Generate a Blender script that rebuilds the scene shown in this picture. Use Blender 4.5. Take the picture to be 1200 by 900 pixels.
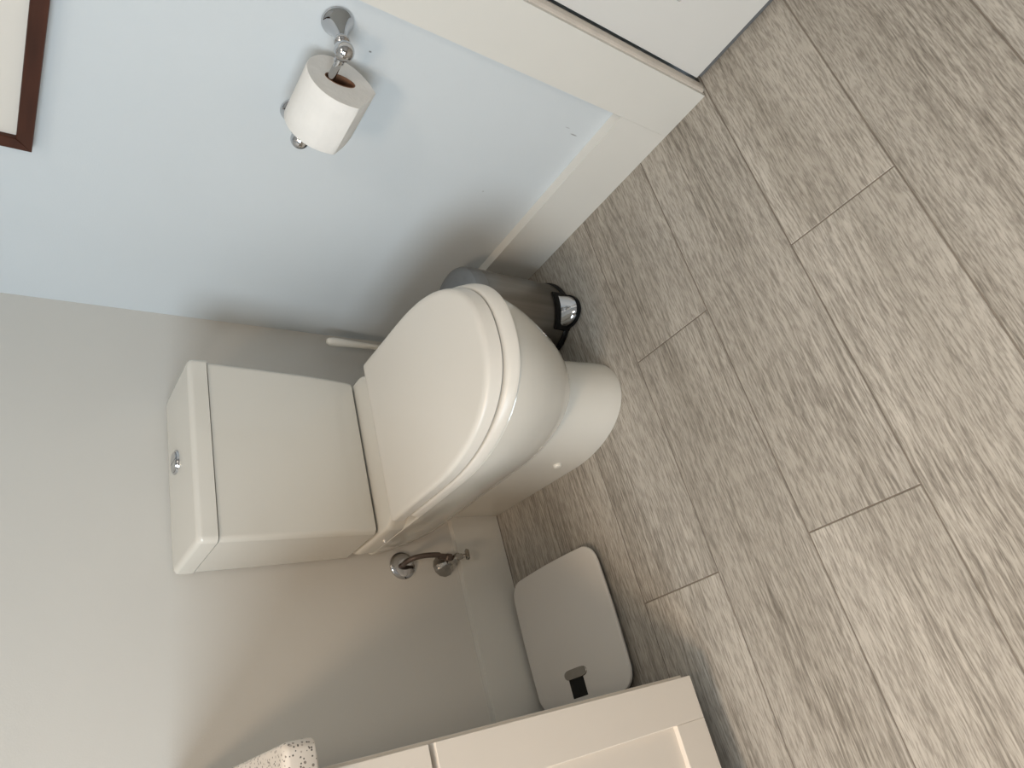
import bpy, bmesh, math, random
from mathutils import Matrix, Vector
random.seed(4)
for o in list(bpy.data.objects): bpy.data.objects.remove(o)
S = bpy.context.scene
COL = S.collection
PI = math.pi

# ------------------------------------------------------------------ camera
# photographed in portrait and stored sideways: the room's "up" points to the left of the picture
cd = bpy.data.cameras.new('camera'); cam = bpy.data.objects.new('camera', cd); COL.objects.link(cam)
cd.sensor_fit = 'HORIZONTAL'; cd.sensor_width = 36.0; cd.lens = 832.42 / 1200 * 36.0
cd.clip_start = 0.02
RT = [[-0.24973360, -0.56001193, -0.78994922], [-0.86196345, 0.50026999, -0.08215203], [0.44119400, 0.66039123, -0.60764404]]
r_, d_, f_ = [Vector(v) for v in RT]
m = Matrix.Identity(4)
for i in range(3):
    m[i][0] = r_[i]; m[i][1] = -d_[i]; m[i][2] = -f_[i]
m.translation = Vector((-1.05989, -1.44686, 1.13076))
cam.matrix_world = m
S.camera = cam

# ------------------------------------------------------------------ world, lights, exposure
w = bpy.data.worlds.new('world'); S.world = w; w.use_nodes = True
w.node_tree.nodes['Background'].inputs[0].default_value = (0.75, 0.86, 1.0, 1)
w.node_tree.nodes['Background'].inputs[1].default_value = 1.0
S.view_settings.view_transform = 'Standard'; S.view_settings.look = 'None'
S.view_settings.exposure = 0.0; S.view_settings.gamma = 1.0; S.view_settings.use_curve_mapping = False

def area(name, loc, target, sx, sy, power, color, shape='RECTANGLE', spread=PI):
    l = bpy.data.lights.new(name, 'AREA'); l.shape = shape; l.size = sx; l.size_y = sy
    l.energy = power; l.color = color; l.spread = spread
    o = bpy.data.objects.new(name, l); COL.objects.link(o); o.location = loc
    o.rotation_euler = (Vector(target) - Vector(loc)).to_track_quat('-Z', 'Y').to_euler()
    return o
# daylight entering by the window in the left wall
area('window_daylight', (-2.74, -1.35, 1.50), (0, -1.25, 1.0), 1.15, 1.25, 42, (0.82, 0.93, 1.0))
# recessed ceiling lamps
LAMPS = [(-1.85, -1.25, 14.5, 0.45, (1.0, 0.73, 0.49), 2.1), (-1.05, -1.85, 7, 0.30, (1.0, 0.86, 0.70), PI)]
for lx, ly, pw, ls, lc, lsp in LAMPS:
    area('downlight_lamp', (lx, ly, 2.385), (lx, ly, 0), ls, ls, pw, lc, 'DISK', lsp)

# ------------------------------------------------------------------ material helpers
def newmat(name, rgb, rough=0.5, metal=0.0, spec=0.5, coat=0.0):
    mt = bpy.data.materials.new(name); mt.use_nodes = True
    b = mt.node_tree.nodes['Principled BSDF']
    b.inputs['Base Color'].default_value = (*rgb, 1); b.inputs['Roughness'].default_value = rough
    b.inputs['Metallic'].default_value = metal; b.inputs['Specular IOR Level'].default_value = spec
    b.inputs['Coat Weight'].default_value = coat
    return mt, mt.node_tree, b

def vary(mt, nt, b, rgb, amt=0.04, scale=(3, 3, 3), bump=0.0, bscale=200.0, detail=3):
    """gentle procedural mottling of the colour and a fine relief"""
    N = nt.nodes.new; L = nt.links.new
    tc = N('ShaderNodeTexCoord'); mp = N('ShaderNodeMapping'); mp.inputs['Scale'].default_value = scale
    L(tc.outputs['Object'], mp.inputs['Vector'])
    n = N('ShaderNodeTexNoise'); n.inputs['Scale'].default_value = 1.0; n.inputs['Detail'].default_value = detail
    L(mp.outputs[0], n.inputs['Vector'])
    rp = N('ShaderNodeValToRGB')
    rp.color_ramp.elements[0].position = 0.3; rp.color_ramp.elements[1].position = 0.7
    rp.color_ramp.elements[0].color = (*[c * (1 - amt) for c in rgb], 1)
    rp.color_ramp.elements[1].color = (*[min(1, c * (1 + amt)) for c in rgb], 1)
    L(n.outputs[0], rp.inputs[0]); L(rp.outputs[0], b.inputs['Base Color'])
    if bump:
        n2 = N('ShaderNodeTexNoise'); n2.inputs['Scale'].default_value = bscale; n2.inputs['Detail'].default_value = 2
        L(tc.outputs['Object'], n2.inputs['Vector'])
        bp = N('ShaderNodeBump'); bp.inputs['Strength'].default_value = bump; bp.inputs['Distance'].default_value = 0.002
        L(n2.outputs[0], bp.inputs['Height']); L(bp.outputs[0], b.inputs['Normal'])
    return rp

def simple(name, rgb, rough=0.5, metal=0.0, spec=0.5, coat=0.0, amt=0.02, scale=(4, 4, 4), bump=0.0, bscale=200):
    mt, nt, b = newmat(name, rgb, rough, metal, spec, coat)
    vary(mt, nt, b, rgb, amt, scale, bump, bscale)
    return mt

M = {}
M['wall_back'] = simple('wall_paint_warm_lit', (0.675, 0.650, 0.605), 0.55, amt=0.012, bump=0.08, bscale=350)  # same paint as the right wall, with warm lamp light put into its colour
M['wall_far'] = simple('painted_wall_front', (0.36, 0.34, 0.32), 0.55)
M['ceiling'] = simple('painted_ceiling', (0.62, 0.61, 0.59), 0.7)
M['trim'] = simple('trim_gloss_paint', (0.70, 0.685, 0.64), 0.35, amt=0.015)
M['jamb'] = simple('jamb_paint', (0.60, 0.545, 0.48), 0.4, amt=0.06, scale=(30, 30, 30))
M['door'] = simple('door_paint', (0.70, 0.695, 0.67), 0.4, amt=0.012)
M['ceramic'] = simple('vitreous_china', (0.71, 0.68, 0.615), 0.10, coat=0.3, amt=0.008)
M['seat'] = simple('seat_plastic', (0.705, 0.67, 0.61), 0.32, amt=0.008)
M['shadow_gap'] = simple('gap_shade_dark', (0.05, 0.045, 0.04), 0.7)  # near-black colour standing in for the shade inside gaps
M['chrome'] = simple('chrome', (0.56, 0.56, 0.57), 0.06, metal=1.0, amt=0.01)
M['dullchrome'] = simple('dull_chrome', (0.40, 0.385, 0.36), 0.22, metal=1.0, amt=0.05, scale=(60, 60, 60))
M['black'] = simple('black_plastic', (0.006, 0.006, 0.006), 0.35, spec=0.25, amt=0.1)
M['hose'] = simple('braided_hose', (0.13, 0.10, 0.085), 0.45, metal=0.6, amt=0.35, scale=(900, 900, 900))
M['brushwhite'] = simple('brush_plastic', (0.86, 0.82, 0.74), 0.35)
M['vanity'] = simple('vanity_paint', (0.74, 0.665, 0.58), 0.38, amt=0.012)
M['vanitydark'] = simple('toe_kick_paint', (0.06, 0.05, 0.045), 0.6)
M['cardboard'] = simple('cardboard', (0.20, 0.10, 0.055), 0.85, amt=0.1, scale=(90, 90, 90))
M['scale'] = simple('scale_platform', (0.66, 0.63, 0.59), 0.22, amt=0.01)
M['seal'] = simple('seal_rubber', (0.16, 0.165, 0.17), 0.6)
M['scalebase'] = simple('scale_underbody', (0.45, 0.43, 0.40), 0.5)
M['mat_board'] = simple('mat_board', (0.72, 0.68, 0.62), 0.85, amt=0.01)
M['lampglow'], nt_, b_ = newmat('lamp_diffuser', (1, 0.9, 0.8), 0.5)
b_.inputs['Emission Color'].default_value = (1.0, 0.85, 0.7, 1); b_.inputs['Emission Strength'].default_value = 1
M['outside'] = simple('window_paint', (0.8, 0.8, 0.8), 0.4)

def paper():
    mt, nt, b = newmat('tissue_paper', (0.80, 0.785, 0.755), 0.95, spec=0.1)
    N = nt.nodes.new; L = nt.links.new
    vary(mt, nt, b, (0.80, 0.785, 0.755), 0.02, (40, 40, 40))
    tc = N('ShaderNodeTexCoord'); mp = N('ShaderNodeMapping'); mp.inputs['Scale'].default_value = (70, 16, 70)
    L(tc.outputs['Object'], mp.inputs[0])
    n = N('ShaderNodeTexNoise'); n.inputs['Scale'].default_value = 1.0; n.inputs['Detail'].default_value = 5
    L(mp.outputs[0], n.inputs['Vector'])
    bp = N('ShaderNodeBump'); bp.inputs['Strength'].default_value = 0.35; bp.inputs['Distance'].default_value = 0.003
    L(n.outputs[0], bp.inputs['Height']); L(bp.outputs[0], b.inputs['Normal'])
    return mt
M['paper'] = paper()

def steel():
    mt, nt, b = newmat('brushed_steel', (0.25, 0.235, 0.215), 0.34, metal=1.0)
    vary(mt, nt, b, (0.25, 0.235, 0.215), 0.10, (90, 90, 2.5))
    b.inputs['Anisotropic'].default_value = 0.4
    return mt
M['steel'] = steel()
M['steeltop'] = simple('satin_steel_lid', (0.27, 0.27, 0.27), 0.45, metal=0.9, amt=0.04, scale=(60, 60, 60))

def frame_wood():
    mt, nt, b = newmat('mahogany', (0.060, 0.018, 0.009), 0.35, spec=0.3)
    vary(mt, nt, b, (0.060, 0.018, 0.009), 0.35, (40, 5, 40), bump=0.05, bscale=90, detail=5)
    return mt
M['frame'] = frame_wood()

def stone():
    mt, nt, b = newmat('speckled_quartz', (0.74, 0.70, 0.64), 0.22)
    N = nt.nodes.new; L = nt.links.new
    tc = N('ShaderNodeTexCoord')
    prev = None
    base = N('ShaderNodeRGB'); base.outputs[0].default_value = (0.70, 0.63, 0.555, 1); prev = base.outputs[0]
    for sc, thr, col in ((240, 0.21, (0.26, 0.22, 0.19)), (330, 0.20, (0.13, 0.115, 0.10)), (170, 0.15, (0.46, 0.40, 0.345))):
        v = N('ShaderNodeTexVoronoi'); v.inputs['Scale'].default_value = sc
        L(tc.outputs['Object'], v.inputs['Vector'])
        nz = N('ShaderNodeTexWhiteNoise'); L(v.outputs['Position'], nz.inputs['Vector'])
        a = N('ShaderNodeMath'); a.operation = 'LESS_THAN'; a.inputs[1].default_value = thr * 1.9
        L(v.outputs['Distance'], a.inputs[0])
        g = N('ShaderNodeMath'); g.operation = 'LESS_THAN'; g.inputs[1].default_value = 0.2
        L(nz.outputs['Value'], g.inputs[0])
        mu = N('ShaderNodeMath'); mu.operation = 'MULTIPLY'; L(a.outputs[0], mu.inputs[0]); L(g.outputs[0], mu.inputs[1])
        mx = N('ShaderNodeMix'); mx.data_type = 'RGBA'; L(mu.outputs[0], mx.inputs['Factor'])
        L(prev, mx.inputs[6]); mx.inputs[7].default_value = (*col, 1); prev = mx.outputs[2]
    L(prev, b.inputs['Base Color'])
    return mt
M['stone'] = stone()

def wall_right_mat():
    """white paint with cool window light in its colour, and a few small scuffs of its own"""
    base = (0.635, 0.675, 0.70)
    mt, nt, b = newmat('wall_paint_cool_lit', base, 0.5)
    N = nt.nodes.new; L = nt.links.new
    rp = vary(mt, nt, b, base, 0.012, (3, 3, 3), bump=0.08, bscale=350)
    tc = N('ShaderNodeTexCoord'); prev = rp.outputs[0]
    for (cy, cz), (ry, rz), dark in (((-0.809, 0.643), (0.0016, 0.0026), 0.25), ((-0.806, 0.180), (0.0015, 0.009), 0.45),
                                     ((-0.816, 0.205), (0.0012, 0.006), 0.7), ((-0.60, 0.275), (0.0018, 0.0018), 0.6)):
        mp = N('ShaderNodeMapping'); mp.vector_type = 'POINT'
        mp.inputs['Location'].default_value = (0, -cy / ry, -cz / rz); mp.inputs['Scale'].default_value = (0, 1 / ry, 1 / rz)
        L(tc.outputs['Object'], mp.inputs[0])
        ln = N('ShaderNodeVectorMath'); ln.operation = 'LENGTH'; L(mp.outputs[0], ln.inputs[0])
        lt = N('ShaderNodeMapRange'); lt.interpolation_type = 'SMOOTHSTEP'
        lt.inputs['From Min'].default_value = 0.5; lt.inputs['From Max'].default_value = 1.3
        lt.inputs['To Min'].default_value = 1 - dark; lt.inputs['To Max'].default_value = 0
        L(ln.outputs['Value'], lt.inputs[0])
        mx = N('ShaderNodeMix'); mx.data_type = 'RGBA'; L(lt.outputs[0], mx.inputs['Factor'])
        L(prev, mx.inputs[6]); mx.inputs[7].default_value = (0.07, 0.05, 0.04, 1); prev = mx.outputs[2]
    L(prev, b.inputs['Base Color'])
    return mt
M['wall_right'] = wall_right_mat()

def plank_mat():
    mt, nt, b = newmat('wood_look_tile', (0.3, 0.27, 0.24), 0.48, spec=0.4)
    N = nt.nodes.new; L = nt.links.new
    tc = N('ShaderNodeTexCoord'); oi = N('ShaderNodeObjectInfo')
    cx = N('ShaderNodeCombineXYZ')
    for i, k in enumerate((37.0, 91.0, 53.0)):
        mm = N('ShaderNodeMath'); mm.operation = 'MULTIPLY'; mm.inputs[1].default_value = k
        L(oi.outputs['Random'], mm.inputs[0]); L(mm.outputs[0], cx.inputs[i])
    ad = N('ShaderNodeVectorMath'); ad.operation = 'ADD'; L(tc.outputs['Object'], ad.inputs[0]); L(cx.outputs[0], ad.inputs[1])
    # gentle waver of the grain
    wn = N('ShaderNodeTexNoise'); wn.inputs['Scale'].default_value = 5.0; wn.inputs['Detail'].default_value = 2
    L(ad.outputs[0], wn.inputs['Vector'])
    sb = N('ShaderNodeVectorMath'); sb.operation = 'SUBTRACT'; L(wn.outputs['Color'], sb.inputs[0]); sb.inputs[1].default_value = (0.5, 0.5, 0.5)
    sc = N('ShaderNodeVectorMath'); sc.operation = 'MULTIPLY'; L(sb.outputs[0], sc.inputs[0]); sc.inputs[1].default_value = (0.0, 0.010, 0.0)
    wv = N('ShaderNodeVectorMath'); wv.operation = 'ADD'; L(ad.outputs[0], wv.inputs[0]); L(sc.outputs[0], wv.inputs[1])
    def nz(scale, detail, rough=0.55):
        mp = N('ShaderNodeMapping'); mp.inputs['Scale'].default_value = scale; L(wv.outputs[0], mp.inputs[0])
        n = N('ShaderNodeTexNoise'); n.inputs['Scale'].default_value = 1.0; n.inputs['Detail'].default_value = detail; n.inputs['Roughness'].default_value = rough
        L(mp.outputs[0], n.inputs['Vector']); return n.outputs[0]
    def ramp(src, p0, c0, p1, c1):
        r = N('ShaderNodeValToRGB'); r.color_ramp.elements[0].position = p0; r.color_ramp.elements[1].position = p1
        r.color_ramp.elements[0].color = (*c0, 1); r.color_ramp.elements[1].color = (*c1, 1); L(src, r.inputs[0]); return r.outputs[0]
    def mul(a, c, fac=1.0):
        x = N('ShaderNodeMix'); x.data_type = 'RGBA'; x.blend_type = 'MULTIPLY'; x.inputs['Factor'].default_value = fac
        L(a, x.inputs[6]); L(c, x.inputs[7]); return x.outputs[2]
    big = ramp(nz((1.2, 9, 1), 4), 0.30, (0.345, 0.315, 0.272), 0.72, (0.47, 0.436, 0.388))
    mid = ramp(nz((4.0, 60, 1), 4, 0.65), 0.35, (0.89, 0.885, 0.88), 0.65, (1.06, 1.06, 1.06))
    fine_n = nz((38, 380, 1), 3, 0.6)
    fine = ramp(fine_n, 0.36, (0.66, 0.645, 0.63), 0.58, (1.10, 1.10, 1.095))
    hatch = ramp(nz((11, 240, 1), 2, 0.5), 0.38, (0.68, 0.665, 0.65), 0.56, (1.06, 1.06, 1.06))
    area_m = ramp(nz((1.8, 12, 1), 2), 0.40, (0, 0, 0), 0.62, (1, 1, 1))
    c = mul(mul(big, mid), fine, 1.0)
    hx = N('ShaderNodeMix'); hx.data_type = 'RGBA'; hx.blend_type = 'MULTIPLY'
    L(area_m, hx.inputs['Factor']); L(c, hx.inputs[6]); L(hatch, hx.inputs[7]); c = hx.outputs[2]
    # tone of the single tile
    hs = N('ShaderNodeHueSaturation'); mr = N('ShaderNodeMapRange'); mr.inputs['To Min'].default_value = 0.93; mr.inputs['To Max'].default_value = 1.07
    L(oi.outputs['Random'], mr.inputs[0]); L(mr.outputs[0], hs.inputs['Value']); L(c, hs.inputs['Color'])
    L(hs.outputs[0], b.inputs['Base Color'])
    bp = N('ShaderNodeBump'); bp.inputs['Strength'].default_value = 0.35; bp.inputs['Distance'].default_value = 0.0012
    L(fine_n, bp.inputs['Height']); L(bp.outputs[0], b.inputs['Normal'])
    return mt
M['plank'] = plank_mat()
M['grout'] = simple('grout', (0.20, 0.17, 0.14), 0.9, amt=0.15, scale=(25, 25, 25))

# ------------------------------------------------------------------ object helpers
def tag(o, label=None, cat=None, group=None, kind=None):
    if label: o['label'] = label
    if cat: o['category'] = cat
    if group: o['group'] = group
    if kind: o['kind'] = kind
    return o

def empty(name, loc, label, cat, group=None):
    o = bpy.data.objects.new(name, None); COL.objects.link(o); o.location = loc; o.empty_display_size = 0.05
    return tag(o, label, cat, group)

def world_loc(o):
    v = Vector(o.location)
    p = o.parent
    while p is not None:
        v = v + Vector(p.location) + o.matrix_parent_inverse.translation
        o = p; p = o.parent
    return v

def link(name, me, mat, parent=None, loc=(0, 0, 0)):
    """mesh data in world coordinates (plus loc); the parent keeps it in place"""
    o = bpy.data.objects.new(name, me); COL.objects.link(o); o.location = loc
    if mat is not None and not me.materials: me.materials.append(M[mat])
    if parent is not None:
        o.parent = parent
        o.matrix_parent_inverse = Matrix.Translation(-world_loc(parent))
    return o

def finish(bm, name, sharp=40.0, smooth=True):
    bmesh.ops.recalc_face_normals(bm, faces=bm.faces)
    me = bpy.data.meshes.new(name); bm.to_mesh(me); bm.free()
    if smooth:
        for p in me.polygons: p.use_smooth = True
        me.set_sharp_from_angle(angle=math.radians(sharp))
    return me

def bm_box(bm, xr, yr, zr, bevel=0.0, seg=3):
    r = bmesh.ops.create_cube(bm, size=1.0)
    vs = r['verts']
    for v in vs:
        v.co = Vector(((xr[0] + xr[1]) / 2 + v.co.x * (xr[1] - xr[0]), (yr[0] + yr[1]) / 2 + v.co.y * (yr[1] - yr[0]), (zr[0] + zr[1]) / 2 + v.co.z * (zr[1] - zr[0])))
    if bevel:
        es = list({e for v in vs for e in v.link_edges})
        bmesh.ops.bevel(bm, geom=es, offset=bevel, segments=seg, profile=0.5, affect='EDGES')

def box(name, xr, yr, zr, mat, parent=None, bevel=0.0, seg=3, **kw):
    bm = bmesh.new(); bm_box(bm, xr, yr, zr, bevel, seg)
    o = link(name, finish(bm, name, 50), mat, parent)
    if bevel:
        wnm = o.modifiers.new('weighted', 'WEIGHTED_NORMAL'); wnm.keep_sharp = True
    return tag(o, **kw)

def loft_bm(bm, rings, cap0=True, cap1=True):
    vr = [[bm.verts.new(p) for p in r] for r in rings]
    n = len(rings[0])
    for a, b in zip(vr, vr[1:]):
        for i in range(n):
            j = (i + 1) % n
            bm.faces.new((a[i], a[j], b[j], b[i]))
    if cap0: bm.faces.new(vr[0])
    if cap1: bm.faces.new(vr[-1])

def loft(name, rings, mat, parent=None, sharp=40, weighted=True, **kw):
    bm = bmesh.new(); loft_bm(bm, rings)
    o = link(name, finish(bm, name, sharp), mat, parent)
    if weighted:
        wnm = o.modifiers.new('weighted', 'WEIGHTED_NORMAL'); wnm.keep_sharp = True
    return tag(o, **kw)

def lathe_bm(bm, prof, mat4, n=40):
    """profile of (distance along axis, radius), axis = local z of mat4"""
    prev = None
    first = last = None
    for a, r in prof:
        ring = [bm.verts.new(mat4 @ Vector((r * math.cos(2 * PI * i / n), r * math.sin(2 * PI * i / n), a))) for i in range(n)]
        if prev:
            for i in range(n):
                j = (i + 1) % n
                bm.faces.new((prev[i], prev[j], ring[j], ring[i]))
        else: first = ring
        prev = ring; last = ring
    bm.faces.new(first); bm.faces.new(last)

def frame_to(p, d):
    q = Vector(d).normalized().to_track_quat('Z', 'Y')
    return Matrix.Translation(p) @ q.to_matrix().to_4x4()

def lathe(name, prof, p, d, mat, parent=None, n=40, sharp=45, **kw):
    bm = bmesh.new(); lathe_bm(bm, prof, frame_to(p, d), n)
    return tag(link(name, finish(bm, name, sharp), mat, parent), **kw)

def ball(name, p, r, mat, parent=None):
    bm = bmesh.new(); bmesh.ops.create_uvsphere(bm, u_segments=32, v_segments=20, radius=r)
    bmesh.ops.translate(bm, verts=bm.verts, vec=p)
    return link(name, finish(bm, name), mat, parent)

def tube_bm(bm, pts, rad, n=14):
    pts = [Vector(p) for p in pts]
    # Catmull-Rom refinement
    fine = []
    for i in range(len(pts) - 1):
        p0 = pts[max(0, i - 1)]; p1 = pts[i]; p2 = pts[i + 1]; p3 = pts[min(len(pts) - 1, i + 2)]
        for k in range(6):
            t = k / 6
            fine.append(0.5 * ((2 * p1) + (p2 - p0) * t + (2 * p0 - 5 * p1 + 4 * p2 - p3) * t * t + (3 * p1 - p0 - 3 * p2 + p3) * t ** 3))
    fine.append(pts[-1])
    rings = []
    up = Vector((1, 0, 0.01))
    for i, p in enumerate(fine):
        t = (fine[min(i + 1, len(fine) - 1)] - fine[max(i - 1, 0)]).normalized()
        a = t.cross(up).normalized(); b_ = t.cross(a).normalized()
        r = rad if not callable(rad) else rad(i / (len(fine) - 1))
        rings.append([p + a * (r * math.cos(2 * PI * k / n)) + b_ * (r * math.sin(2 * PI * k / n)) for k in range(n)])
    loft_bm(bm, rings)

def tube(name, pts, rad, mat, parent=None, n=14):
    bm = bmesh.new(); tube_bm(bm, pts, rad, n)
    return link(name, finish(bm, name, 50), mat, parent)

# ------------------------------------------------------------------ the room
X0, Y0, H = -2.70, -2.90, 2.40          # left wall, front wall, ceiling height
DY0, DY1, DH = -1.009, -1.83, 2.03      # doorway in the right wall

fl = box('floor', (X0, 0.06), (Y0, 0.0), (-0.06, -0.0016), 'grout', kind='structure')
tag(fl, 'grey wood-look plank tile floor laid in half bond', None)
PW, PL, GAP = 0.2, 0.915, 0.0026
cache = {}
def plank(xa, xb, ya, yb):
    key = (round(xb - xa, 3), round(yb - ya, 3))
    if key not in cache:
        hx, hy = (xb - xa) / 2, (yb - ya) / 2
        bm = bmesh.new()
        c = 0.0009
        rings = []
        for z, ins in ((-0.006, 0), (-c, 0), (0.0, c)):
            rings.append([Vector((sx * (hx - ins), sy * (hy - ins), z)) for sx, sy in ((-1, -1), (1, -1), (1, 1), (-1, 1))])
        loft_bm(bm, rings)
        cache[key] = finish(bm, 'plank', smooth=False)
    link('plank', cache[key], 'plank', fl, ((xa + xb) / 2, (ya + yb) / 2, 0))
row = 0
yr = -0.017 - PW * 15
for k in range(16):
    ya = -0.017 - PW * k; yb = ya + PW if k else 0.0
    if k == 0: ya = -0.017
    if k == 0: continue
    ya = -0.017 - PW * k; yb = ya + PW
    ya_ = max(ya, Y0)
    if yb - ya_ < 0.02: break
    off = -0.418 if k % 2 == 0 else -0.8745
    x = off - PL * 3
    while x < 0.06:
        xa, xb = max(x, X0), min(x + PL, 0.06)
        if xb - xa > 0.03:
            plank(xa + GAP / 2, xb - GAP / 2, ya_ + GAP / 2, yb - GAP / 2)
        x += PL

box('ceiling', (X0 - 0.1, 0.1), (Y0 - 0.1, 0.1), (H, H + 0.1), 'ceiling', kind='structure')
box('wall_back', (X0 - 0.1, 0.1), (0, 0.1), (0, H), 'wall_back', kind='structure')
bm = bmesh.new()
bm_box(bm, (0, 0.1), (DY0 + 0.001, 0), (0, H)); bm_box(bm, (0, 0.1), (Y0, DY1), (0, H)); bm_box(bm, (0, 0.1), (DY1, DY0 + 0.001), (DH, H))
tag(link('wall_right', finish(bm, 'wall_right', smooth=False), 'wall_right'), kind='structure')
box('wall_front', (X0 - 0.1, 0.1), (Y0 - 0.1, Y0), (0, H), 'wall_far', kind='structure')
WY0, WY1, WZ0, WZ1 = -2.0, -0.7, 0.85, 2.15     # window opening in the left wall
bm = bmesh.new()
bm_box(bm, (X0 - 0.1, X0), (Y0, WY0), (0, H)); bm_box(bm, (X0 - 0.1, X0), (WY1, 0), (0, H))
bm_box(bm, (X0 - 0.1, X0), (WY0, WY1), (0, WZ0)); bm_box(bm, (X0 - 0.1, X0), (WY0, WY1), (WZ1, H))
tag(link('wall_left', finish(bm, 'wall_left', smooth=False), 'wall_far'), kind='structure')
bm = bmesh.new()
for (ya, yb, za, zb) in ((WY0, WY0 + 0.05, WZ0, WZ1), (WY1 - 0.05, WY1, WZ0, WZ1), (WY0, WY1, WZ0, WZ0 + 0.05), (WY0, WY1, WZ1 - 0.05, WZ1)):
    bm_box(bm, (X0 - 0.02, X0 + 0.015), (ya, yb), (za, zb))
tag(link('window_1', finish(bm, 'window_frame', smooth=False), 'outside'), kind='structure')

# skirting boards
TB, HB, TR, HR, YC = 0.0172, 0.1433, 0.0241, 0.136, -0.8965
box('baseboard_back', (-1.94, -0.0245), (-TB, -0.0002), (0.0004, HB), 'trim', None, kind='structure')
box('baseboard_right', (-TR, -0.0002), (YC + 0.0002, -0.0002), (0.0004, HR), 'trim', None, kind='structure')
# door casing, jamb, stop and door leaf in the right wall
tr = box('trim_1', (-TR, -0.0002), (DY0, YC), (0.0004, DH + 0.1), 'trim', None, kind='structure')
bm = bmesh.new()
prof = [(-0.016, DY0), (-0.016, DY0 - 0.003), (-0.013, DY0 - 0.006), (-0.006, DY0 - 0.0075), (0.002, DY0 - 0.0075), (0.008, DY0 - 0.005), (0.0085, DY0 + 0.0008), (0.0, DY0 + 0.0008)]
loft_bm(bm, [[(x, y, z) for x, y in prof] for z in (0.004, DH)])
link('jamb_bead', finish(bm, 'jamb_bead', 25), 'jamb', tr)
DF = 0.010
dl = box('door_1', (DF + 0.004, DF + 0.04), (DY1 + 0.004, DY0 - 0.010), (0.018, DH - 0.004), 'door', None, 0.001, 2, kind='structure')
ST, RL = 0.10, 0.17     # stile and bottom rail
for (ya, yb, za, zb, nm) in ((DY0 - 0.010 - ST, DY0 - 0.010, 0.018, DH - 0.004, 'stile'), (DY1 + 0.004, DY1 + 0.004 + ST, 0.018, DH - 0.004, 'stile'),
                             (DY1 + 0.004 + ST, DY0 - 0.010 - ST, 0.018, 0.012 + RL, 'rail'), (DY1 + 0.004 + ST, DY0 - 0.010 - ST, DH - 0.004 - RL, DH - 0.004, 'rail')):
    box(nm, (DF, DF + 0.006), (ya, yb), (za, zb), 'door', dl)
box('panel', (DF, DF + 0.006), (DY1 + 0.004 + ST + 0.002, DY0 - 0.010 - ST - 0.002), (0.012 + RL + 0.002, DH - 0.004 - RL - 0.002), 'door', dl)
box('threshold_seal', (DF + 0.008, DF + 0.03), (DY1 + 0.004, DY0 - 0.012), (0.002, 0.020), 'seal', dl)
box('door_gap_backing', (0.1005, 0.13), (Y0, 0), (-0.002, H), 'shadow_gap', kind='structure')  # dark box added behind the door so no sky shows through its gap
box('trim_2', (-TR, -0.0002), (DY1 - 0.1125, DY1), (0.0004, DH + 0.1), 'trim', None, 0.0015, 2, kind='structure')

# ceiling lamps
for i, (lx, ly, pw, ls, lc, lsp) in enumerate(LAMPS):
    e = empty('ceiling_lamp', (lx, ly, H), ('round flush ceiling lamp above the vanity', 'round flush ceiling lamp by the doorway')[i], 'ceiling lamp', 'ceiling lamps')
    lathe('trim_ring', [(0, ls / 2 + 0.004), (0, ls / 2 + 0.02), (0.004, ls / 2 + 0.02), (0.012, ls / 2 + 0.008), (0.012, ls / 2 + 0.004)], (lx, ly, H), (0, 0, -1), 'outside', e, 32)
    lathe('diffuser', [(0.0, ls / 2), (0.003, ls / 2)], (lx, ly, H), (0, 0, -1), 'lampglow', e, 32)

# ------------------------------------------------------------------ toilet
CX = -0.4255
def dshape(z, w, yf, ya, n=2.3, yb=-0.235, wr=None, rc=0.006, npt=28, cx=CX):
    """D outline: straight back at yb, sides running forward to ya, superelliptic front to yf"""
    wr = w if wr is None else wr
    L = []
    for k in range(4):                                   # rear corner, right half of outline (x positive)
        a = PI / 2 * (1 - k / 3)
        L.append((wr - rc + rc * math.cos(a), yb - rc + rc * math.sin(a)))
    for k in range(1, 9):
        t = k / 9; y = yb - rc + (ya - yb + rc) * t
        L.append((wr + (w - wr) * t, y))
    for k in range(npt + 1):
        a = PI / 2 * k / npt
        c, s = math.cos(a), math.sin(a)
        L.append((w * max(c, 0) ** (2 / n), ya - (ya - yf) * max(s, 0) ** (2 / n)))
    full = L + [(-x, y) for x, y in reversed(L[:-1])]
    return [Vector((cx + x, y, z)) for x, y in full]

def rrect(z, hw, y0, y1, r, cx=CX, seg=5):
    P = []
    for (sx, yc, a0) in ((1, y1 - r, 0), (-1, y1 - r, PI / 2), (-1, y0 + r, PI), (1, y0 + r, 3 * PI / 2)):
        for k in range(seg + 1):
            a = a0 + PI / 2 * k / seg
            P.append(Vector((cx + sx * (hw - r) + r * math.cos(a), yc + r * math.sin(a), z)))
    return P

to = empty('toilet', (CX, -0.33, 0), 'white close-coupled toilet with closed D-shaped lid and dual flush tank', 'toilet')
# pedestal
ped = []
for z, w_, wr_, yf_ in ((0.0, 0.1135, 0.100, -0.553), (0.006, 0.1135, 0.100, -0.5535), (0.03, 0.1125, 0.0995, -0.551), (0.07, 0.111, 0.099, -0.548), (0.12, 0.110, 0.099, -0.548), (0.16, 0.110, 0.099, -0.551), (0.20, 0.110, 0.099, -0.553)):
    ped.append(dshape(z + 0.0004, w_, yf_, -0.355, 2.1, yb=-0.0176, wr=wr_, cx=CX - 0.001))
loft('pedestal', ped, 'ceramic', to, weighted=False)
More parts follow.
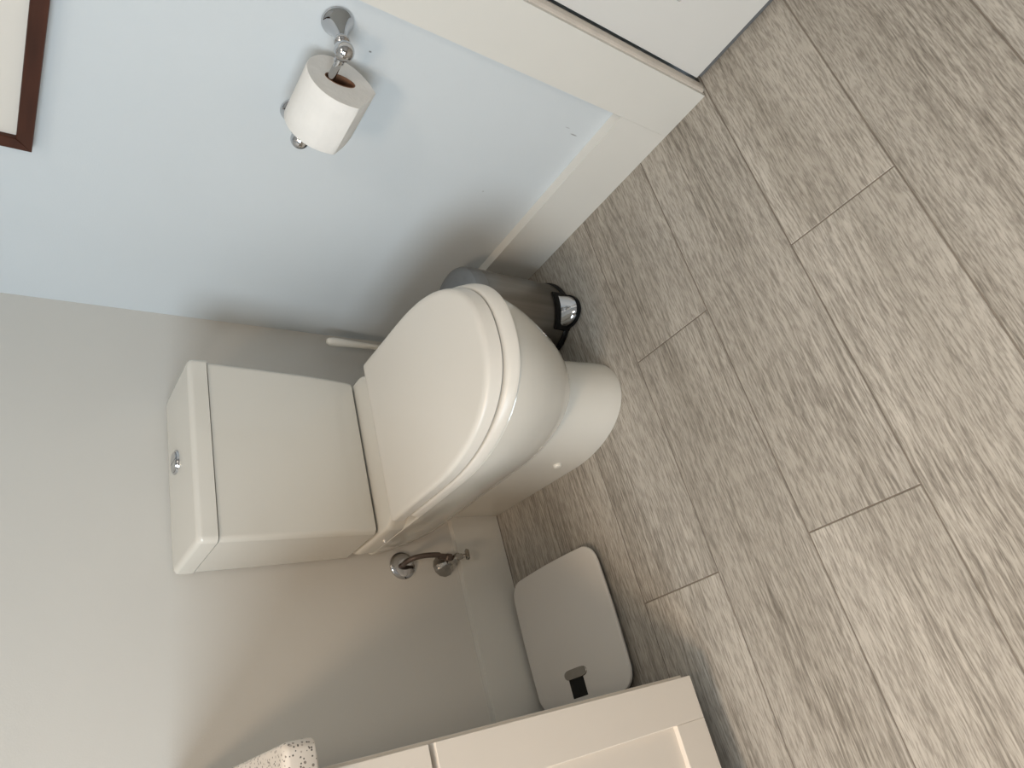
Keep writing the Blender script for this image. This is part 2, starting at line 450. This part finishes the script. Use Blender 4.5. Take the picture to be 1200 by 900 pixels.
# bowl with the shelf that carries the tank
bw = []
for z, w_, yf_, ya_ in ((0.168, 0.104, -0.556, -0.36), (0.170, 0.110, -0.568, -0.36), (0.174, 0.1150, -0.576, -0.365), (0.180, 0.1195, -0.583, -0.365), (0.19, 0.1250, -0.591, -0.37), (0.205, 0.1320, -0.602, -0.375), (0.225, 0.1405, -0.615, -0.38),
                       (0.25, 0.1495, -0.629, -0.385), (0.275, 0.1575, -0.643, -0.39), (0.30, 0.1650, -0.655, -0.40), (0.325, 0.1715, -0.665, -0.405), (0.35, 0.1765, -0.673, -0.41), (0.37, 0.1795, -0.678, -0.41), (0.3815, 0.181, -0.680, -0.41), (0.3845, 0.179, -0.678, -0.41)):
    bw.append(dshape(z, w_, yf_, ya_, 2.3, yb=-0.0176, wr=min(w_, 0.183) * 0.985, rc=0.01, cx=CX - 0.005))
bowl = loft('bowl', bw, 'ceramic', to, weighted=False)
# shelf under the tank: rounded front corners
loft('tank_shelf', [rrect(z, hw, yf_, -0.003, r_c, cx=CX - 0.002, seg=8) for z, hw, yf_, r_c in ((0.340, 0.170, -0.215, 0.045), (0.365, 0.180, -0.226, 0.045), (0.410, 0.1835, -0.2290, 0.045), (0.418, 0.1830, -0.2285, 0.0445), (0.4225, 0.1805, -0.226, 0.042), (0.4245, 0.176, -0.2215, 0.038))], 'ceramic', bowl)
# seat ring, dark strip painting the shade in the gap, and lid
st = []
for z, w_, yf_ in ((0.3855, 0.187, -0.684), (0.387, 0.189, -0.687), (0.392, 0.1895, -0.686), (0.401, 0.188, -0.679), (0.405, 0.186, -0.674), (0.4065, 0.183, -0.669)):
    st.append(dshape(z, w_, yf_, -0.405, 2.3, yb=-0.262, rc=0.008))
loft('seat', st, 'seat', to)
loft('gap_shade_strip', [dshape(z, 0.1795, -0.6585, -0.40, 2.3, yb=-0.262, rc=0.008) for z in (0.4055, 0.4105)], 'shadow_gap', to)
ld = []
for z, w_, yf_, yb_ in ((0.4098, 0.183, -0.664, -0.236), (0.411, 0.1855, -0.667, -0.234), (0.428, 0.1855, -0.658, -0.233), (0.4315, 0.1848, -0.655, -0.2335), (0.434, 0.1825, -0.6515, -0.2355), (0.4354, 0.179, -0.647, -0.2385), (0.4360, 0.173, -0.640, -0.244)):
    ld.append(dshape(z, w_, yf_, -0.40, 2.3, yb=yb_, rc=0.006))
loft('lid', ld, 'seat', to)
for s in (-1, 1):
    lathe('hinge', [(-0.02, 0.009), (0.02, 0.009)], (CX + s * 0.09, -0.246, 0.4005), (1, 0, 0), 'seat', to, 18)
# tank, its lid and the flush button
tk = []
for z, hw, yf_, yb_ in ((0.4275, 0.175, -0.154, -0.006), (0.4295, 0.179, -0.160, -0.004), (0.434, 0.1815, -0.1645, -0.003), (0.47, 0.1830, -0.1695, -0.003), (0.55, 0.1850, -0.176, -0.003), (0.65, 0.1870, -0.180, -0.003), (0.7515, 0.1885, -0.184, -0.003)):
    tk.append(rrect(z, hw, yf_, yb_, 0.011))
tank = loft('tank', tk, 'ceramic', to)
loft('gap_shade_strip', [rrect(z, 0.174, -0.1525, -0.008, 0.011) for z in (0.4240, 0.4280)], 'shadow_gap', tank)  # dark fill painting the shade between tank and shelf, likewise under the lid
loft('gap_shade_strip', [rrect(z, 0.1835, -0.179, -0.006, 0.011) for z in (0.7500, 0.7545)], 'shadow_gap', tank)
tl = []
for z, hw, yf_, yb_ in ((0.7535, 0.189, -0.1865, -0.003), (0.7545, 0.1910, -0.189, -0.002), (0.780, 0.1905, -0.1885, -0.002), (0.785, 0.189, -0.187, -0.0035), (0.7885, 0.1845, -0.1825, -0.008), (0.7895, 0.178, -0.176, -0.014)):
    tl.append(rrect(z, hw, yf_, yb_, 0.012))
tlid = loft('tank_lid', tl, 'ceramic', to)
BX, BY = -0.409, -0.072
fb = lathe('flush_button', [(0.0, 0.0245), (0.003, 0.0245), (0.0045, 0.023), (0.0045, 0.0205), (0.002, 0.0200), (0.002, 0.001)], (BX, BY, 0.7893), (0, 0, 1), 'chrome', to, 40)
for s, nm in ((1, 'full_flush_half'), (-1, 'half_flush_half')):
    bm = bmesh.new(); pts = []
    for k in range(17):
        a = (-PI / 2 + PI * k / 16) if s > 0 else (PI / 2 + PI * k / 16)
        pts.append((0.0195 * math.cos(a), 0.0195 * math.sin(a)))
    base = [Vector((BX + x + s * 0.0007, BY + y, 0.7908)) for x, y in pts]
    top = [Vector((BX + x * 0.93 + s * 0.0012, BY + y * 0.93, 0.7960)) for x, y in pts]
    midr = [Vector((BX + x + s * 0.0007, BY + y, 0.7950)) for x, y in pts]
    loft_bm(bm, [base, midr, top]); link(nm, finish(bm, nm, 30), 'chrome', fb)
for sx in (-1, 1):
    lathe('bolt_cap', [(-0.004, 0.0098), (0.003, 0.0098), (0.005, 0.0088), (0.0064, 0.005), (0.0066, 0.0005)], (CX - 0.001 + sx * 0.1105, -0.357, 0.064), (sx, 0, 0.0), 'brushwhite', to, 20)

# ------------------------------------------------------------------ pedal bin
BCX, BCY = -0.165, -0.400
pb = empty('pedal_bin', (BCX, BCY, 0), 'brushed steel pedal bin between the toilet and the wall', 'bin')
lathe('body', [(0.014, 0.0915), (0.018, 0.0925), (0.232, 0.0925), (0.234, 0.0915)], (BCX, BCY, 0), (0, 0, 1), 'steel', pb, 56)
lathe('base_ring', [(0.0005, 0.094), (0.004, 0.0965), (0.010, 0.0965), (0.0145, 0.093)], (BCX, BCY, 0), (0, 0, 1), 'black', pb, 56)
lathe('lid', [(0.2345, 0.0912), (0.2355, 0.0928), (0.250, 0.0930), (0.260, 0.0918), (0.267, 0.0885), (0.2715, 0.082), (0.2742, 0.070), (0.2756, 0.045), (0.276, 0.001)], (BCX, BCY, 0), (0, 0, 1), 'steeltop', pb, 56, 30)
pang = math.atan2(-0.103, -0.035)
pd = Vector((math.cos(pang), math.sin(pang), 0)); pn = Vector((-pd.y, pd.x, 0))
def pw(a, b, z): return Vector((BCX, BCY, 0)) + pd * a + pn * b + Vector((0, 0, z))
bm = bmesh.new()
# black housing plate around the pedal, hugging the body
rings = []
for k in range(13):
    t = -1 + 2 * k / 12; b = 0.046 * t
    a0 = math.sqrt(0.0915 ** 2 - b * b)
    ztop = 0.046
    rings.append([pw(a0 - 0.004, b, 0.001), pw(a0 + 0.006, b, 0.001), pw(a0 + 0.006, b, ztop), pw(a0 - 0.004, b, ztop)])
loft_bm(bm, rings)
link('pedal_housing', finish(bm, 'pedal_housing', 40), 'black', pb)
bm = bmesh.new()
rings = []
for k in range(17):
    t = -1 + 2 * k / 16; b = 0.037 * t
    a0 = math.sqrt(0.0915 ** 2 - b * b) + 0.004
    ext = 0.030 * math.sqrt(max(0.0, 1 - t * t)) + 0.003
    rings.append([pw(a0, b, 0.012), pw(a0 + ext, b, 0.010), pw(a0 + ext + 0.001, b, 0.014), pw(a0 + ext * 0.8, b, 0.021), pw(a0 + ext * 0.35, b, 0.029), pw(a0, b, 0.035)])
loft_bm(bm, rings)
link('pedal', finish(bm, 'pedal', 50), 'chrome', pb)
bm = bmesh.new()
rings = []
for k in range(17):
    t = -1 + 2 * k / 16; b = 0.042 * t
    a0 = math.sqrt(0.0915 ** 2 - b * b) + 0.002
    ext = 0.036 * math.sqrt(max(0.0, 1 - t * t)) + 0.003
    rings.append([pw(a0, b, 0.003), pw(a0 + ext, b, 0.003), pw(a0 + ext, b, 0.0105), pw(a0, b, 0.0125)])
loft_bm(bm, rings)
link('pedal_pad', finish(bm, 'pedal_pad', 40), 'black', pb)

# ------------------------------------------------------------------ toilet brush in the corner
TX, TY = -0.062, -0.060
tb = empty('toilet_brush', (TX, TY, 0), 'white toilet brush standing in its holder in the corner behind the toilet', 'toilet brush')
lathe('holder', [(0.0005, 0.034), (0.003, 0.0355), (0.11, 0.033), (0.114, 0.031), (0.110, 0.029), (0.01, 0.028)], (TX, TY, 0), (0, 0, 1), 'brushwhite', tb, 32)
lathe('handle', [(0.10, 0.012), (0.13, 0.008), (0.18, 0.0058), (0.30, 0.0070), (0.35, 0.0085), (0.385, 0.0105), (0.405, 0.0112), (0.415, 0.0100), (0.4215, 0.0062), (0.4230, 0.0008)], (TX, TY, 0), (0, 0, 1), 'brushwhite', tb, 24, 60)
lathe('brush_head', [(0.02, 0.012), (0.03, 0.024), (0.09, 0.025), (0.105, 0.012)], (TX, TY, 0), (0, 0, 1), 'brushwhite', tb, 24)

# ------------------------------------------------------------------ toilet roll holder and roll
HZ, HYA, HYB, HXB = 0.7135, -0.8375, -0.651, -0.0735
hd = empty('toilet_roll_holder', (0, (HYA + HYB) / 2, HZ), 'chrome two-post toilet roll holder on the white wall', 'roll holder')
POST = [(0.0003, 0.0245), (0.003, 0.0258), (0.0055, 0.0252), (0.0075, 0.0235), (0.011, 0.0212), (0.018, 0.0172), (0.028, 0.0130), (0.038, 0.0102), (0.0455, 0.0090), (0.047, 0.0115), (0.0500, 0.0128), (0.0530, 0.0128), (0.0555, 0.0112), (0.0575, 0.0085), (0.062, 0.0075)]
for y in (HYA, HYB):
    p = lathe('post', POST, (0, y, HZ), (-1, 0, 0), 'chrome', hd, 40, 35)
    ball('ball_end', (HXB, y, HZ), 0.0160, 'chrome', hd)
    s = 1 if y == HYA else -1
    lathe('rod_collar', [(0.010, 0.0075), (0.0185, 0.0085), (0.0205, 0.0085), (0.022, 0.0065)], (HXB, y, HZ), (0, s, 0), 'chrome', hd, 24)
lathe('rod', [(0.012, 0.0062), (HYB - HYA - 0.012, 0.0062)], (HXB, HYA, HZ), (0, 1, 0), 'chrome', hd, 24)

RXc, RZc, RYA, RYB = -0.0740, HZ + 0.0086 - 0.0245, -0.787, -0.685
rl = empty('toilet_roll', (RXc, (RYA + RYB) / 2, RZc), 'white toilet paper roll hanging on the chrome holder', 'toilet roll')
# outline of the roll's end: round, with the loose sheet making a flat and a corner below the front
NR = 96
def rollr(a):
    """a: angle in the x-z plane, pi = towards the room"""
    r = 0.0560
    d = (a - math.radians(203))
    flat = 0.0
    # sheet end: flat from the front down to a crease, then across to the bottom
    corner1, corner2 = math.radians(202), math.radians(270)
    pts = [(math.radians(165), 0.0562), (corner1, 0.0600), (corner2, 0.0620), (math.radians(300), 0.0565)]
    if a < pts[0][0] or a > pts[-1][0]: return r
    for (a0, r0), (a1, r1) in zip(pts, pts[1:]):
        if a0 <= a <= a1:
            p0 = Vector((r0 * math.cos(a0), r0 * math.sin(a0))); p1 = Vector((r1 * math.cos(a1), r1 * math.sin(a1)))
            dd = Vector((math.cos(a), math.sin(a))); e = p1 - p0
            chord = (p0.x * e.y - p0.y * e.x) / (dd.x * e.y - dd.y * e.x)
            bulge = 0.0016 * math.sin(PI * (a - a0) / (a1 - a0)) * (1 if a0 < corner2 else 1)
            return chord + bulge
    return r
def rollring(y, k=1.0, sub=0.0, wob=0.0):
    return [Vector((RXc + (rollr(2 * PI * i / NR) * k - sub) * math.cos(2 * PI * i / NR), y + wob * math.sin(3 * 2 * PI * i / NR), RZc + (rollr(2 * PI * i / NR) * k - sub) * math.sin(2 * PI * i / NR))) for i in range(NR)]
def circ(y, r):
    # the cardboard tube is pressed oval
    return [Vector((RXc + 0.002 + (r - 0.0128) * math.cos(2 * PI * i / NR), y, RZc + r * math.sin(2 * PI * i / NR))) for i in range(NR)]
bm = bmesh.new()
rings = [circ(RYA + 0.001, 0.0256), rollring(RYA + 0.0003, 1, 0.004), rollring(RYA, 1, 0.0008), rollring(RYA + 0.0012), rollring(RYA + 0.03), rollring(RYA + 0.07), rollring(RYB - 0.0012), rollring(RYB, 1, 0.0008), rollring(RYB - 0.0003, 1, 0.004), circ(RYB - 0.001, 0.0256), circ(RYA + 0.001, 0.0256)]
loft_bm(bm, rings, False, False)
bmesh.ops.remove_doubles(bm, verts=bm.verts, dist=1e-6)
link('paper', finish(bm, 'paper', 40), 'paper', rl)
bm = bmesh.new()
loft_bm(bm, [circ(RYA + 0.0004, 0.0258), circ(RYB - 0.0004, 0.0258), circ(RYB - 0.0004, 0.0245), circ(RYA + 0.0004, 0.0245), circ(RYA + 0.0004, 0.0258)], False, False)
bmesh.ops.remove_doubles(bm, verts=bm.verts, dist=1e-6)
link('core', finish(bm, 'core', 40), 'cardboard', rl)

# ------------------------------------------------------------------ water supply on the back wall
VX, VZ = -0.640, 0.180
vs = empty('water_stop_valve', (VX, 0, VZ), 'chrome water stop valve and dark braided hose on the wall beside the toilet', 'valve')
lathe('wall_plate', [(0.0003, 0.0315), (0.002, 0.0325), (0.005, 0.0320), (0.0085, 0.0285), (0.0100, 0.024), (0.0105, 0.012), (0.0105, 0.0005)], (-0.632, 0, 0.294), (0, -1, 0), 'chrome', vs, 40, 35)
tube('hose', [(-0.632, -0.008, 0.2945), (-0.631, -0.028, 0.296), (-0.629, -0.045, 0.286), (-0.628, -0.053, 0.266), (-0.628, -0.055, 0.245), (-0.629, -0.054, 0.222)], 0.0062, 'hose', vs)
lathe('cone_flange', [(0.0003, 0.0275), (0.003, 0.028), (0.006, 0.0270), (0.030, 0.0125), (0.034, 0.0105)], (VX, 0, VZ + 0.004), (0, -1, 0), 'dullchrome', vs, 12, 20)
body = lathe('valve_body', [(0.030, 0.0095), (0.066, 0.0095), (0.068, 0.008)], (VX, 0, VZ), (0, -1, 0), 'dullchrome', vs, 20)
lathe('hose_nut', [(0, 0.0085), (0.002, 0.0092), (0.014, 0.0092), (0.016, 0.0075), (0.034, 0.0072)], (VX + 0.003, -0.052, VZ + 0.010), (0.16, -0.03, 1), 'hose', vs, 6, 20)
lathe('spindle', [(0, 0.0075), (0.012, 0.0070), (0.014, 0.0045), (0.022, 0.0045)], (VX + 0.002, -0.054, VZ - 0.006), (0.12, -0.1, -1), 'dullchrome', vs, 16)
bm = bmesh.new()
bm_box(bm, (-0.016, 0.016), (-0.0045, 0.0045), (-0.006, 0.003), 0.0022, 2)
bmesh.ops.transform(bm, matrix=Matrix.Translation((VX + 0.006, -0.060, VZ - 0.030)) @ Matrix.Rotation(0.5, 4, 'Z') @ Matrix.Rotation(0.35, 4, 'Y'), verts=bm.verts)
link('tap_handle', finish(bm, 'tap_handle', 35), 'dullchrome', vs)

# ------------------------------------------------------------------ bathroom scale on the floor
SX, SY = -0.866, -0.191
sc = empty('bathroom_scale', (SX, SY, 0), 'off-white square bathroom scale on the floor against the skirting board', 'scale')
def sq(z, h, hy, r, bow=0.003, ins=0.0):
    P = []
    seg = 8
    h -= ins; hy -= ins; r = max(0.004, r - ins)
    cs = ((1, 1, 0), (-1, 1, PI / 2), (-1, -1, PI), (1, -1, 3 * PI / 2))
    for q, (sx_, sy_, a0) in enumerate(cs):
        for k in range(seg + 1):
            a = a0 + PI / 2 * k / seg
            P.append(Vector((sx_ * (h - r) + r * math.cos(a), sy_ * (hy - r) + r * math.sin(a), 0)))
        nx = cs[(q + 1) % 4]
        a = PI / 2 + a0
        p0 = P[-1]; p1 = Vector((nx[0] * (h - r) + r * math.cos(nx[2]), nx[1] * (hy - r) + r * math.sin(nx[2]), 0))
        nrm = Vector((math.cos(a), math.sin(a), 0))
        for k in range(1, 6):
            t = k / 6
            P.append(p0.lerp(p1, t) + nrm * bow * math.sin(PI * t))
    return [Vector((SX + p.x, SY + p.y, z)) for p in P]
loft('platform', [sq(0.0195, 0.152, 0.157, 0.042, ins=0.002), sq(0.0205, 0.152, 0.157, 0.042), sq(0.0240, 0.152, 0.157, 0.042), sq(0.0255, 0.152, 0.157, 0.042, ins=0.0012), sq(0.0260, 0.152, 0.157, 0.042, ins=0.004)], 'scale', sc)
loft('underbody', [sq(0.006, 0.140, 0.145, 0.036), sq(0.0198, 0.147, 0.152, 0.04)], 'scalebase', sc)
for sx_ in (-1, 1):
    for sy_ in (-1, 1):
        lathe('foot', [(0.0002, 0.016), (0.002, 0.018), (0.0065, 0.018)], (SX + sx_ * 0.105, SY + sy_ * 0.11, 0), (0, 0, 1), 'black', sc, 24)
box('display', (-1.003, -0.958), (-0.205, -0.156), (0.0257, 0.0266), 'black', sc, 0.0003, 1)
bm = bmesh.new()
ov = []
for z, ins in ((0.0257, 0.0), (0.0274, 0.0), (0.0282, 0.001)):
    ring = []
    for k in range(32):
        a = 2 * PI * k / 32
        c, s_ = math.cos(a), math.sin(a)
        ring.append(Vector((-0.9545 + (0.0105 - ins) * (1 if c > 0 else -1) * abs(c) ** 0.8, -0.184 + (0.038 - ins) * (1 if s_ > 0 else -1) * abs(s_) ** 0.45, z)))
    ov.append(ring)
loft_bm(bm, ov); link('sensor_button', finish(bm, 'sensor_button', 35), 'dullchrome', sc)

# ------------------------------------------------------------------ vanity cabinet and stone top
VR, VL, VF = -1.0240, -1.935, -0.530      # carcass right, left, front
vn = empty('vanity_cabinet', ((VR + VL) / 2, VF / 2, 0), 'cream shaker vanity cabinet standing against the back wall', 'cabinet')
box('carcass', (VL, VR), (VF, -0.0185), (0.094, 0.776), 'vanity', vn, 0.0008, 2)
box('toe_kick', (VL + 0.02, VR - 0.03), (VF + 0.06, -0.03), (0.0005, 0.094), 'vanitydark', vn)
def shaker(name, xa, xb, za, zb, fr=0.068, bottom=0.071):
    yb_, yf_ = VF - 0.0005, VF - 0.0205
    d = box(name, (xa + 0.002, xb - 0.002), (yb_ - 0.011, yb_), (za + 0.002, zb - 0.002), 'vanity', vn)
    k = 0
    box('stile', (xb - fr, xb), (yf_, yb_), (za, zb), 'vanity', d, 0.0010, 2)
    box('stile', (xa, xa + fr), (yf_, yb_), (za, zb), 'vanity', d, 0.0010, 2)
    box('rail', (xa + fr, xb - fr), (yf_, yb_), (za, za + bottom), 'vanity', d, 0.0010, 2)
    box('rail', (xa + fr, xb - fr), (yf_, yb_), (zb - bottom, zb), 'vanity', d, 0.0010, 2)
    return d
DR = -1.0285
MIDX = (DR + VL + 0.006) / 2
for xa, xb in ((MIDX + 0.002, DR), (VL + 0.006, MIDX - 0.002)):
    shaker('door', xa, xb, 0.094, 0.612)
    box('drawer_front', (xa, xb), (VF - 0.0205, VF - 0.0005), (0.6215, 0.769), 'vanity', vn, 0.0014, 2)
ct = bmesh.new()
def ctop(z, ins):
    x1, x0_, yf_, yb_, r = -0.990 - ins, -1.95 + ins, -0.572 + ins, -0.0005, 0.012
    P = [Vector((x1, yb_, z)), Vector((x0_, yb_, z)), Vector((x0_, yf_, z))]
    for k in range(7):
        a = -PI / 2 + PI / 2 * k / 6
        P.append(Vector((x1 - r + r * math.cos(a), yf_ + r + r * math.sin(a), z)))
    return P
loft_bm(ct, [ctop(0.7765, 0.003), ctop(0.7780, 0.0008), ctop(0.780, 0.0), ctop(0.808, 0.0), ctop(0.811, 0.0012), ctop(0.8130, 0.0042)])
o = link('vanity_countertop', finish(ct, 'vanity_countertop', 60), 'stone')
tag(o, 'speckled white stone countertop with rounded corner on the vanity', 'countertop')

# ------------------------------------------------------------------ picture on the right wall
FY1, FY0, FZ0, FZ1, FW = -0.424, -0.90, 1.076, 1.68, 0.023
pf = empty('picture_frame', (0, (FY0 + FY1) / 2, FZ0), 'dark reddish wood picture frame with cream mat on the wall', 'picture')
def bar(name, p4):
    bm = bmesh.new()
    rings = []
    for x in (-0.0005, -0.019, -0.0205):
        k = 0.0 if x > -0.02 else 0.0015
        c = Vector((sum(p[0] for p in p4) / 4, sum(p[1] for p in p4) / 4))
        rings.append([Vector((x, p[0] + (k if p[0] < c.x else -k) * 0.6, p[1] + (k if p[1] < c.y else -k) * 0.6)) for p in p4])
    loft_bm(bm, rings)
    return link(name, finish(bm, name, smooth=False), 'frame', pf)
bar('frame_bar', [(FY0, FZ0), (FY1, FZ0), (FY1 - FW, FZ0 + FW), (FY0 + FW, FZ0 + FW)])
bar('frame_bar', [(FY1, FZ0), (FY1, FZ1), (FY1 - FW, FZ1 - FW), (FY1 - FW, FZ0 + FW)])
bar('frame_bar', [(FY1, FZ1), (FY0, FZ1), (FY0 + FW, FZ1 - FW), (FY1 - FW, FZ1 - FW)])
bar('frame_bar', [(FY0, FZ1), (FY0, FZ0), (FY0 + FW, FZ0 + FW), (FY0 + FW, FZ1 - FW)])
box('mat_board', (-0.012, -0.006), (FY0 + FW, FY1 - FW), (FZ0 + FW, FZ1 - FW), 'mat_board', pf)
pf.rotation_euler = (-0.021, 0, 0); pf.location.z += 0.005     # hangs a touch askew
